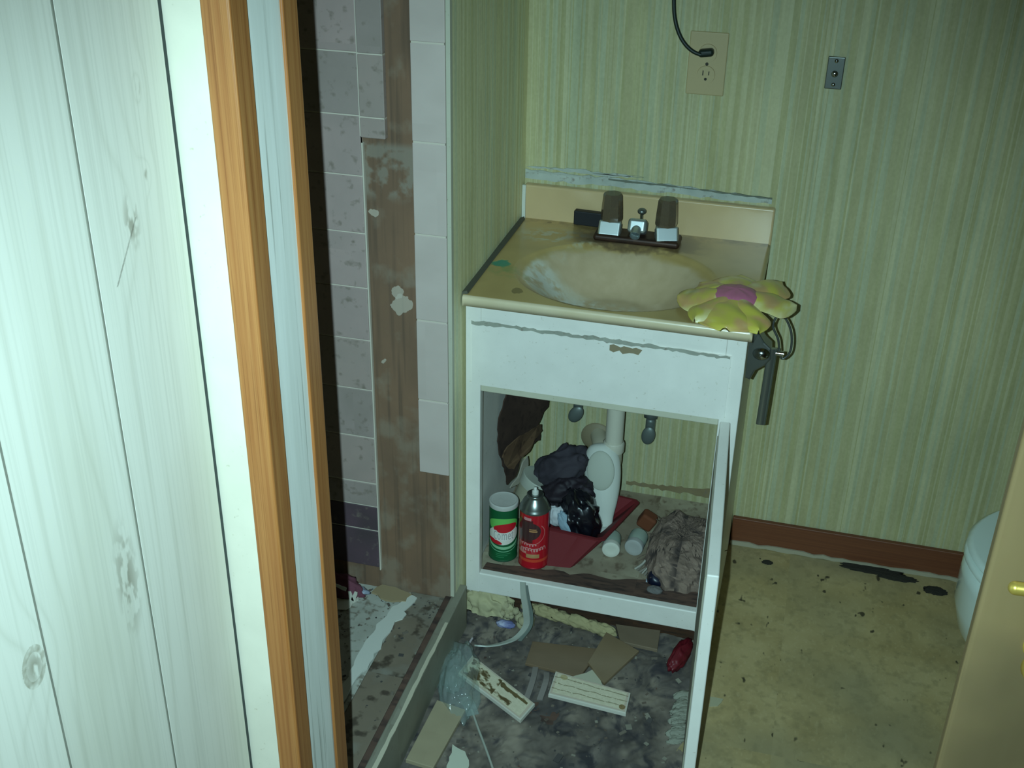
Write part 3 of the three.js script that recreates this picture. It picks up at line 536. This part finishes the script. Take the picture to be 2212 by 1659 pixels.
{
  const t = thing('aerosol_can', 'red aerosol can with bare metal dome beside the green canister', 'can', [.1215, .1058, .340], [0, .27, 0]);
  const lab = label(1024, 768, (x, w, h) => {
    x.fillStyle = '#bc1424'; x.fillRect(0, 0, w, h); const c = w * .48;
    x.fillStyle = '#5c1c20'; x.fillRect(c - 190, h * .10, 190, h * .42); x.fillStyle = '#47292a'; x.beginPath(); x.ellipse(c - 60, h * .30, 150, 130, 0, 0, 7); x.fill();
    x.strokeStyle = '#d87a78'; x.lineWidth = 9; x.beginPath(); x.ellipse(c - 50, h * .34, 190, 165, 0, -.7, 1.2); x.stroke();
    x.fillStyle = '#c08a5a'; x.fillRect(c - 40, h * .255, 80, 14); x.fillRect(c - 40, h * .285, 90, 20); x.fillStyle = '#d09090'; x.fillRect(c - 110, h * .055, 90, 40);
    x.strokeStyle = '#d49490'; x.lineWidth = 11; x.lineCap = 'round';
    for (const [y0, x0, n, a] of [[.565, -200, 9, 14], [.655, -150, 11, 19]]) { x.beginPath(); for (let k = 0; k <= n * 16; k++) { const u = k / 16; x.lineTo(c + x0 + u * 27 + Math.cos(u * 5.2) * a * .7, h * y0 + Math.sin(u * 5.2) * a * (k % 24 < 8 ? 1.4 : .7) - u * 1.5); } x.stroke(); }
    x.fillStyle = '#b88a5c'; x.fillRect(c - 70, h * .73, 150, 56); x.fillStyle = '#d84a30'; x.fillRect(0, h * .83, w, 40); x.fillStyle = '#d6867a'; x.fillRect(c - 190, h * .69, 120, 34);
  });
  mesh('body', wrap(.0295, .004, .130), phys({ map: lab, roughness: .3, clearcoat: .4 }), t);
  mesh('base_rim', lathe([[0, .001], [.0285, .001], [.0302, .002], [.0302, .004], [.0295, .005]]), mat({ color: 0xa01a28, roughness: .4, metalness: .3 }), t);
  const st = phys({ color: 0x8c928e, metalness: .9, roughness: .3 });
  mesh('dome', lathe([[.0295, .129], [.0305, .130], [.0305, .1335], [.028, .135], [.0275, .139], [.0225, .149], [.0165, .156], [.0155, .158], [.0165, .160], [.0165, .1625], [.013, .1635], [.0075, .1625], [0, .1625]], 56), st, t);
  mesh('valve', lathe([[.0065, .162], [.0065, .169], [.005, .171], [.003, .1715], [.003, .177], [0, .1772]], 24), mat({ color: 0xd8d8d0, roughness: .5 }), t);
}
{
  const t = thing('red_tub', 'dark red plastic tub holding black bags behind the red can', 'tub');
  const q = (a) => { const o = []; for (let k = 0; k < 4; k++) { const A = a[k], B = a[(k + 1) % 4]; for (let i = 0; i < 8; i++) { const s = i / 8, e = .05; o.push([mix(A[0], B[0], mix(e, 1 - e, s * 8 / 7 > 1 ? 1 : s * 8 / 7)), mix(A[1], B[1], s), mix(A[2], B[2], mix(e, 1 - e, s * 8 / 7 > 1 ? 1 : s * 8 / 7))]); } } return o; };
  const inset = (a, d, dy) => { const c = [0, 0, 0]; a.forEach(p => { for (let k = 0; k < 3; k++) c[k] += p[k] / 4; }); return a.map(p => { const L = Math.hypot(p[0] - c[0], p[2] - c[2]); return [p[0] - (p[0] - c[0]) / L * d, p[1] + dy, p[2] - (p[2] - c[2]) / L * d]; }); };
  const b = [[.105, .1062, .352], [.202, .1062, .340], [.245, .1062, .165], [.09, .1062, .17]], T = [[.096, .164, .300], [.252, .160, .309], [.300, .160, .15], [.085, .166, .13]];
  const loops = [inset(b, .09, 0), b, T, inset(T, -.005, .0002), inset(T, -.005, .004), inset(T, .004, .004), inset(b, .006, .004), inset(b, .09, .004)].map(q), pos = [], idx = [], n = 32;
  loops.forEach(l => l.forEach(p => pos.push(...p))); for (let j = 0; j + 1 < loops.length; j++) for (let i = 0; i < n; i++) { const a = j * n + i, c = j * n + (i + 1) % n; idx.push(a, a + n, c, c, a + n, c + n); }
  for (const j of [0, loops.length - 1]) for (let i = 1; i + 1 < n; i++) idx.push(j * n, j * n + i, j * n + i + 1);
  let g = new THREE.BufferGeometry(); g.setAttribute('position', new THREE.Float32BufferAttribute(pos, 3)); g.setIndex(idx); g = toCreasedNormals(g, .6); mesh('shell', uvm(g, 4), mat({ color: 0x6e181e, roughness: .8 }), t);
}
const bagM = phys({ color: 0x12121a, roughness: .32, clearcoat: .3 }), ragDarkM = mat({ map: tex(256, 256, (u, v) => { const f = fbm(u * 8, v * 20, 3, 4); return mixc(C3(64, 58, 66), C3(38, 34, 42), f); }), roughness: .85 });
tag(mesh('plastic_bag', lump(.036, .056, .040, .34, 2.1, 12, 30).rotateZ(.25).translate(.194, .168, .248), bagM), 'shiny black crumpled plastic bag in the red tub', 'bag');
tag(mesh('dark_rag', lump(.060, .038, .04, .36, 1.9, 31, 30).rotateZ(.8).translate(.134, .222, .165), ragDarkM), 'dark grey folded rag heaped behind the black bag', 'rag');
tag(mesh('dark_bundle', lump(.05, .032, .04, .4, 2.4, 55, 28).rotateZ(.3).translate(.16, .195, .215), mat({ map: ragDarkM.map, color: 0xb9a6b4, roughness: .7 })), 'dark purplish wad between the rag and the black bag', 'rag');
tag(mesh('paper_wad', lump(.019, .021, .014, .3, 2.2, 5, 18).translate(.151, .174, .268), mat({ color: 0xc6c8cc, roughness: .8 })), 'white paper wad at the left edge of the red tub', 'paper');
tag(mesh('blue_tissue', lump(.013, .033, .012, .3, 2.2, 15, 18).rotateZ(.45).translate(.176, .163, .282), mat({ color: 0x8fa6b4, roughness: .8 })), 'pale blue tissue beside the black bag in the tub', 'paper');
// white bottle standing on its neck
{
  const t = thing('white_bottle', 'white plastic bottle standing neck down with an oval panel', 'bottle', [.2415, .1145, .210], [-.42, 0, .165]);
  const pm = phys({ color: 0xd4d6cc, roughness: .38, clearcoat: .2 });
  const rows = [[0, 0], [0, .0125], [.012, .0135], [.016, .0165], [.035, .0205], [.06, .028], [.09, .0345], [.12, .038], [.145, .0378], [.165, .0335], [.178, .026], [.184, .015], [.186, 0]];
  const g = new THREE.LatheGeometry(new THREE.SplineCurve(rows.slice(1).map(r => V2(r[1], r[0]))).getPoints(50), 48); g.scale(1, 1, .66); g.computeVertexNormals(); mesh('body', uvm(g), pm, t);
  const o = new THREE.SphereGeometry(1, 40, 24).scale(.0285, .041, .0055); o.translate(0, .130, .0222); mesh('oval_panel', o, mat({ color: 0xb4b6a8, roughness: .6 }), t);
  mesh('cap', lathe([[0, -.004], [.0125, -.004], [.0135, -.002], [.0135, .012], [0, .013]], 30), mat({ color: 0xb8bab2, roughness: .5 }), t);
}
{
  const t = thing('cream_cup', 'cream plastic cup tilted behind the two upright cans', 'cup', [.060, .114, .190], [-.12, 0, -.38]); t.scale.setScalar(1.22);
  mesh('body', lathe([[0, 0], [.024, 0], [.026, .002], [.031, .075], [.0295, .075], [.0245, .004], [0, .004]]), mat({ color: 0xa39f88, roughness: .5 }), t);
  mesh('rim_band', lathe([[.030, .060], [.0325, .060], [.0335, .077], [.0315, .079], [.029, .077], [0, .0775]]), mat({ color: 0xb4b6a8, roughness: .4 }), t);
}
for (const [x, z, r, a, lab, c] of [[.268, .283, .0182, .12, 'small white bottle lying with its round end forward beside the red tub', 0xd6d6c8], [.3105, .264, .019, -.1, 'greyer round-ended small bottle lying by the matted rag', 0xa9aaa6]]) {
  const t = thing('small_bottle', lab, 'bottle', [x, .1055 + r, z], [0, a, 0]);
  const R = g => g.rotateX(Math.PI / 2);
  mesh('body', R(lathe([[0, -.05], [r * .9, -.049], [r, -.045], [r, -.024], [r * .82, -.016], [r * .8, -.010]], 36)), mat({ color: 0x9aa79a, roughness: .4 }), t);
  mesh('cap', R(lathe([[r * .95, -.014], [r, -.012], [r, -.002], [r * .93, 0], [r * .55, .0004], [r * .5, -.0006], [0, -.0006]], 36)), mat({ color: c, roughness: .6 }), t);
}
// matted rag with loose strands
{
  const t = thing('matted_rag', 'matted brown-grey fuzzy rag heaped at the right of the cabinet', 'rag', [.408, .105, .25]);
  const fz = tex(512, 512, (u, v) => { const f = fbm(u * 12, v * 12, 3, 5), g = fbm(u * 60, v * 90, 9, 3); let c = mixc(C3(150, 128, 112), C3(112, 94, 84), f); c = mixc(c, C3(150, 134, 120), cl((g - .56) * 4) * .5); return mixc(c, C3(44, 38, 38), cl((fbm(u * 7, v * 7, 40, 3) - .52) * 4) * .7); });
  const rm = mat({ map: fz, roughness: 1, bumpMap: fz, bumpScale: .004 });
  const g = lump(.066, .070, .105, .2, 2.4, 21, 44, 0), p = g.attributes.position, sq = (a, r) => Math.sign(a) * Math.pow(Math.abs(a) / r, .72) * r; for (let i = 0; i < p.count; i++) p.setXYZ(i, sq(p.getX(i), .066), p.getY(i) > 0 ? sq(p.getY(i), .07) : 0, sq(p.getZ(i), .105)); for (let i = 0; i < p.count; i++) { const x = p.getX(i), y = p.getY(i), z = p.getZ(i), q = .0022 * (hash(Math.round(x * 4e4), Math.round(y * 4e4), Math.round(z * 4e4)) - .4); p.setXYZ(i, x + q, Math.max(0, y + q), z + q); } g.computeVertexNormals();
  mesh('body', uvm(g, 5), rm, t);
  const r = rng(17), st = [], st2 = [];
  for (let k = 0; k < 260; k++) { const a = r() * 6.28, b = r() * 1.5, x = Math.cos(a) * Math.cos(b) * .064, z = Math.sin(a) * Math.cos(b) * .10, y = Math.sin(b) * .068 + .002, d = [r() - .5, r() - .3, r() - .5]; st.push(tube([[x, y, z], [x + d[0] * .02, y + .004 + d[1] * .01, z + d[2] * .02], [x + d[0] * .05, Math.max(.001, y + d[1] * .02), z + d[2] * .05]], .0009, 5, 4)); }
  const f1 = mesh('fibres', st, rm, t); f1.userData.kind = 'stuff';
  for (let k = 0; k < 9; k++) { const o = k * .006; mesh('strand', tube([[-.085 + o * .9, .004, .060 + o * .6], [-.072 + o, .008 + r() * .01, .030 + r() * .02], [-.05 + o, .03 + r() * .012, .0 + r() * .02], [-.03 + o * .6, .045, -.02]], .0016 + r() * .0014, 12, 6), mat({ color: k % 3 ? 0x8c8478 : 0xaaa69a, roughness: .9 }), t); }
}
tag(mesh('orange_block', uvm(new RoundedBoxGeometry(.034, .034, .03, 2, .006).rotateZ(-.5).translate(.322, .126, .16), 4), mat({ color: 0x6c3a20, roughness: .85 })), 'rusty orange block behind the matted rag', 'block');
{
  const t = thing('navy_cap', 'navy blue round cap on a white disc before the matted rag', 'cap', [.368, .1095, .334], [.5, 0, -.3]);
  mesh('shell', lathe([[0, .022], [.010, .022], [.0165, .018], [.0185, .010], [.0185, .001], [.016, .001], [.0155, .012], [0, .015]], 36), phys({ color: 0x12182c, roughness: .35 }), t);
  mesh('disc', lathe([[0, 0], [.022, 0], [.0225, .0012], [.02, .0022], [0, .0022]], 36).translate(.004, -.002, .006), mat({ color: 0x9aa2b0, roughness: .5 }), t);
}
tag(mesh('lint_scrap', lump(.014, .006, .01, .3, 2.4, 41, 12, -.003).translate(.372, .114, .372), mat({ color: 0x6d6a68, roughness: 1 })), 'grey lint scrap on the rotted board under the navy cap', 'scrap');

// ---------- on the broken floor ----------
const lift = (p, h) => [p[0] + (.549 - p[0]) * h / 1.508, p[1] + (2.177 - p[1]) * h / 1.508];
const tanTileM = mat({ map: bullT, roughness: .4, color: 0xd0d0b4 });
const back = (seed, a0) => tex(512, 256, (u, v) => {
  const f = fbm(u * 7, v * 4, seed, 4), g = fbm(u * 40, v * 22, seed + 3, 3); let c = mixc(C3(226, 216, 190), C3(206, 196, 168), g);
  const e = Math.min(u, 1 - u, (v) * .5, (1 - v) * .5); if (e < .03) c = C3(200, 184, 164);
  if (a0 === 0) { const m = (u < .52 ? (f - .42) : (f - .60)) * 9; if (e > .035) c = mixc(c, C3(92, 76, 46), cl(m)); if (e > .05 && v > .72 && v < .84 && u > .55 && f > .38) c = C3(104, 88, 54); }
  else { for (const q of [.26, .52, .80]) if (Math.abs(v - q + (f - .5) * .1) < .022 && g > .36) c = mixc(c, C3(128, 118, 88), .65); if (Math.hypot((u - .95) / .04, (v - .2) / .13) < 1) c = mixc(c, C3(110, 84, 40), .7); if (Math.hypot((u - .12) / .05, (v - .85) / .12) < 1) c = mixc(c, C3(170, 150, 98), .6); }
  return c;
});
// a fallen tile: four corners on the floor, resting at height y, th thick
function fallenTile(name, pts, y, th, m, lab, topTex, tiltA = 0) {
  const P = pts.map(p => lift(p, y + th)), c = [0, 0]; P.forEach(p => { c[0] += p[0] / 4; c[1] += p[1] / 4; });
  const L = P.map(p => [p[0] - c[0], p[1] - c[1]]), t = thing(name, lab, 'tile', [c[0], y, c[1]], [tiltA, 0, 0], 'tiles fallen onto the broken floor');
  const g = plate(L.map(p => [p[0] * .985, -p[1] * .985]), th - .0024, .0012).rotateX(-Math.PI / 2).translate(0, .0012, 0);
  mesh('body', uvm(g, 5), m, t);
  if (topTex) {
    const q = new THREE.PlaneGeometry(1, 1, 12, 4), p = q.attributes.position; for (let i = 0; i < p.count; i++) { const u = (p.getX(i) + .5) * .97 + .015, v = (p.getY(i) + .5) * .95 + .025; const a = [mix(L[0][0], L[1][0], u), mix(L[0][1], L[1][1], u)], b = [mix(L[3][0], L[2][0], u), mix(L[3][1], L[2][1], u)]; p.setXYZ(i, mix(b[0], a[0], v), th + .0004 + .0009 * fbm(u * 12, v * 6, 3, 2), mix(b[1], a[1], v)); }
    q.computeVertexNormals(); mesh('glued_back', q, mat({ map: topTex, roughness: .85 }), t);
  }
  return t;
}
fallenTile('fallen_tile', [[.024, .659], [.080, .668], [.068, .816], [.018, .811]], .003, .009, tanTileM, 'tan tile lying face up nearest the curb at the bottom');
fallenTile('fallen_tile', [[.050, .525], [.198, .619], [.184, .665], [.039, .578]], .004, .009, whiteTearM, 'cream tile lying face down with dark brown glue patches', back(7, 0));
fallenTile('fallen_tile', [[.215, .524], [.362, .542], [.363, .595], [.216, .586]], .007, .009, whiteTearM, 'white-backed tile lying face down with thin glue lines', back(19, 1));
fallenTile('fallen_tile', [[.152, .453], [.285, .438], [.262, .525], [.154, .517]], .001, .007, mat({ map: bullT, roughness: .35, color: 0x9a8c74 }), 'brown-tan square tile under the crossing tan tile');
fallenTile('fallen_tile', [[.286, .385], [.357, .421], [.310, .529], [.269, .481]], .010, .007, mat({ map: bullT, roughness: .35, color: 0xa89c80 }), 'tan tile lying crosswise on the brown-tan tile', null, 0);
fallenTile('fallen_tile', [[.300, .356], [.388, .350], [.391, .407], [.318, .404]], .001, .008, mat({ map: bullT, roughness: .4, color: 0xa49c88 }), 'dull tan tile half under the cabinet near the red scrap');
tag(mesh('tile_shard', uvm(flatPlate(rough([[.292, .508], [.312, .552], [.262, .556], [.245, .548]], .003, .012, 5), .006, .006), 4), mat({ color: 0xbcb8a2, roughness: .6 })), 'whitish pointed shard between the tan tile and white-backed tile', 'shard');
tag(mesh('tile_shard', uvm(flatPlate(rough([[.086, .762], [.112, .772], [.128, .80], [.13, .86], [.10, .86], [.092, .80]], .005, .01, 8), .004, .003), 4), mat({ color: 0xc9cbb8, roughness: .6 })), 'pale jagged shard at the bottom between tan tile and thin rod', 'shard');
tag(mesh('thin_rod', tube([[.094, .006, .672], [.118, .005, .712], [.142, .0045, .75], [.172, .004, .80], [.205, .004, .86]], .0023, 30, 8), mat({ color: 0xa8aa9e, roughness: .5 })), 'thin pale rod lying on the broken floor near the bottom', 'rod');
{
  const t = thing('trim_strip', 'curled pale trim strip hanging from the cabinet bottom rail', 'trim strip');
  mesh('strip', strip([[.121, .114, .421], [.127, .098, .437], [.136, .066, .448], [.138, .036, .452], [.122, .012, .465], [.098, .005, .482], [.07, .004, .497], [.052, .006, .503]], tt => .014 - .007 * Math.abs(tt - .35), .003, [.85, .25, .2]), mat({ color: 0xa9aca2, roughness: .4 }), t);
  mesh('torn_back', strip([[.128, .110, .424], [.136, .09, .438], [.146, .06, .446], [.146, .034, .452], [.13, .009, .47]], .008, .002, [.85, .25, .2]), mat({ color: 0x6d7670, roughness: .5 }), t);
}
{
  const t = thing('clear_bag', 'clear crumpled plastic bag lying against the curb', 'bag', [.05, .002, .605], [0, .28, 0]);
  const cm = phys({ color: 0xeef6f4, roughness: .16, transmission: .88, thickness: 0, ior: 1.45 });
  mesh('film', lump(.036, .040, .092, .34, 2.0, 23, 34, 0), cm, t);
  mesh('fold', lump(.022, .022, .05, .4, 2.6, 3, 24, 0).translate(-.012, .008, -.02), cm, t);
  mesh('corner_flap', strip([[.01, .01, .05], [.02, .012, .075], [.026, .006, .092]], .022, .0006, [1, .1, -.2]), cm, t);
}
tag(mesh('red_scrap', lump(.015, .017, .045, .28, 2.2, 9, 24, -.01).rotateY(-.25).translate(.437, .012, .425), phys({ color: 0x66141f, roughness: .5 })), 'dark red crumpled scrap against the cabinet door', 'scrap');
tag(mesh('foam_chunk', lump(.046, .036, .022, .42, 2.6, 77, 34, -.01).translate(.046, .028, .402), mat({ color: 0xb4ac88, roughness: 1 })), 'large yellowish foam chunk under the left of the cabinet', 'foam');
{ const r = rng(12), g = []; for (let k = 0; k < 26; k++) { const s = .004 + r() * .008; g.push(lump(s, s, s, .4, 2, k * 3 + 1, 7).translate(.075 + r() * .06, .004 + r() * .035, .395 + r() * .022)); } const o = mesh('foam_crumbs', g, mat({ color: 0xa8a080, roughness: 1 })); tag(o, 'crumbled yellowish foam beside the large foam chunk', 'foam'); o.userData.kind = 'stuff'; }
{ const g = []; for (let k = 0; k < 9; k++) g.push(lump(.022, .0085 + .002 * (k % 3), .009 + .002 * (k % 2), .45, 2.0, k * 5 + 2, 14).rotateY(-.15).translate(.136 + k * .0185, .010 + .002 * (k % 2), .368 + k * .0032)); const t = thing('foam_strip', 'long pale yellow foam strip along the toe kick', 'foam'); mesh('strip', g, mat({ color: 0xa89c74, roughness: 1 }), t); }
tag(mesh('blue_white_wrapper', lump(.017, .007, .009, .35, 2.6, 19, 16, -.004).translate(.09, .008, .428), mat({ map: tex(64, 64, (u, v) => n3(u * 9, v * 9, 3) > .55 ? [.75, .76, .84] : [.42, .44, .62]), roughness: .5 })), 'blue and white wrapper before the yellow foam', 'wrapper');
tag(mesh('white_stick', cyl(.0022, .0022, .024, 10).rotateX(1.35).translate(.037, .006, .494), mat({ color: 0xc9bfc6, roughness: .6 })), 'tiny white stick lying by the black patch near the curb', 'stick');
for (const [pts, lab] of [[[[.176, .003, .522], [.181, .008, .56], [.182, .006, .60], [.180, .002, .636]], 'longer curled grey splinter between the two face-down tiles'], [[[.200, .002, .535], [.206, .009, .565], [.205, .003, .61]], 'shorter curled grey splinter near the white-backed tile']]) tag(mesh('splinter', strip(pts, .011, .0022, [1, .2, 0]), mat({ color: 0x88807a, roughness: .9 })), lab, 'splinter');
// torn vinyl lip along the edge beside the door
{ const r = rng(31), g = []; for (let k = 0; k < 12; k++) { const z = .52 + k * .011 + r() * .004, s = .007 + r() * .006; g.push(lump(s * 1.5, .004 + r() * .003, s * .7, .5, 2.4, k * 7 + 4, 12, -.002).rotateY(.5).translate(.460 + (r() - .5) * .006, .003, z)); } const o = mesh('torn_vinyl_lip', g, mat({ color: 0x8c8c7e, roughness: .9 })); tag(o, 'ridged whitish torn vinyl lip beside the open cabinet door', 'vinyl'); o.userData.kind = 'stuff'; }
tag(mesh('vinyl_flake', uvm(flatPlate(rough([[.505, .512], [.53, .511], [.522, .532], [.507, .538]], .003, .01, 2), .0016, .0002), 4), mat({ color: 0xaea98c, roughness: .8 })), 'pale flake on the vinyl floor right of the cabinet door', 'flake');
// dirt caked along the skirting
for (const [x, z, rx, rz, s, lab] of [[.795, .024, .055, .012, 3, 'long black dirt clump under the brown skirting'], [.85, .038, .034, .010, 6, 'second black dirt clump before the skirting'], [.926, .062, .020, .012, 9, 'black dirt spot nearest the toilet'], [.578, .062, .010, .006, 12, 'small brown dirt spot on vinyl near the cabinet']]) tag(mesh('dirt_clump', lump(rx, .0035, rz, .5, 2.8, s, 20, -.001).translate(x, .0012, z), mat({ color: 0x2c2820, roughness: 1 })), lab, 'dirt');
// grit and chips nobody could count
{
  const r = rng(99), g = [];
  const cols = [0x746a5e, 0x5c544c, 0x8a8476, 0x4a4644, 0x66594e];
  for (let k = 0; k < 520; k++) {
    const x = .02 + r() * .43, z = .37 + r() * .6, s = .0012 + r() * r() * r() * .0065, c = new THREE.Color(cols[Math.floor(r() * 5)]);
    const q = new THREE.BoxGeometry(s * (1 + r() * 2), s * .35, s * (1 + r())).toNonIndexed(); const col = []; for (let i = 0; i < q.attributes.position.count; i++) col.push(c.r, c.g, c.b);
    q.setAttribute('color', new THREE.Float32BufferAttribute(col, 3)); q.rotateZ((r() - .5) * .6).rotateY(r() * 6).translate(x, .001 + s * .2, z); g.push(q);
  }
  for (let k = 0; k < 160; k++) {
    const x = -.21 + r() * .2, z = .49 + r() * r() * .35, s = .0012 + r() * r() * r() * .005, c = new THREE.Color(cols[Math.floor(r() * 5)]);
    const q = new THREE.BoxGeometry(s * (1 + r() * 2), s * .35, s * (1 + r())).toNonIndexed(); const col = []; for (let i = 0; i < q.attributes.position.count; i++) col.push(c.r, c.g, c.b);
    q.setAttribute('color', new THREE.Float32BufferAttribute(col, 3)); q.rotateY(r() * 6).translate(x, (x > -.09 ? .0886 : .0848) + s * .17, z); g.push(q);
  }
  const o = mesh('debris', g, mat({ color: 0xffffff, vertexColors: true, roughness: 1 })); tag(o, 'loose chips and grit scattered over the broken floor and shower', 'debris'); o.userData.kind = 'stuff';
}
scene.traverse(o => { delete o.userData.kids; });
renderer.render(scene, camera);
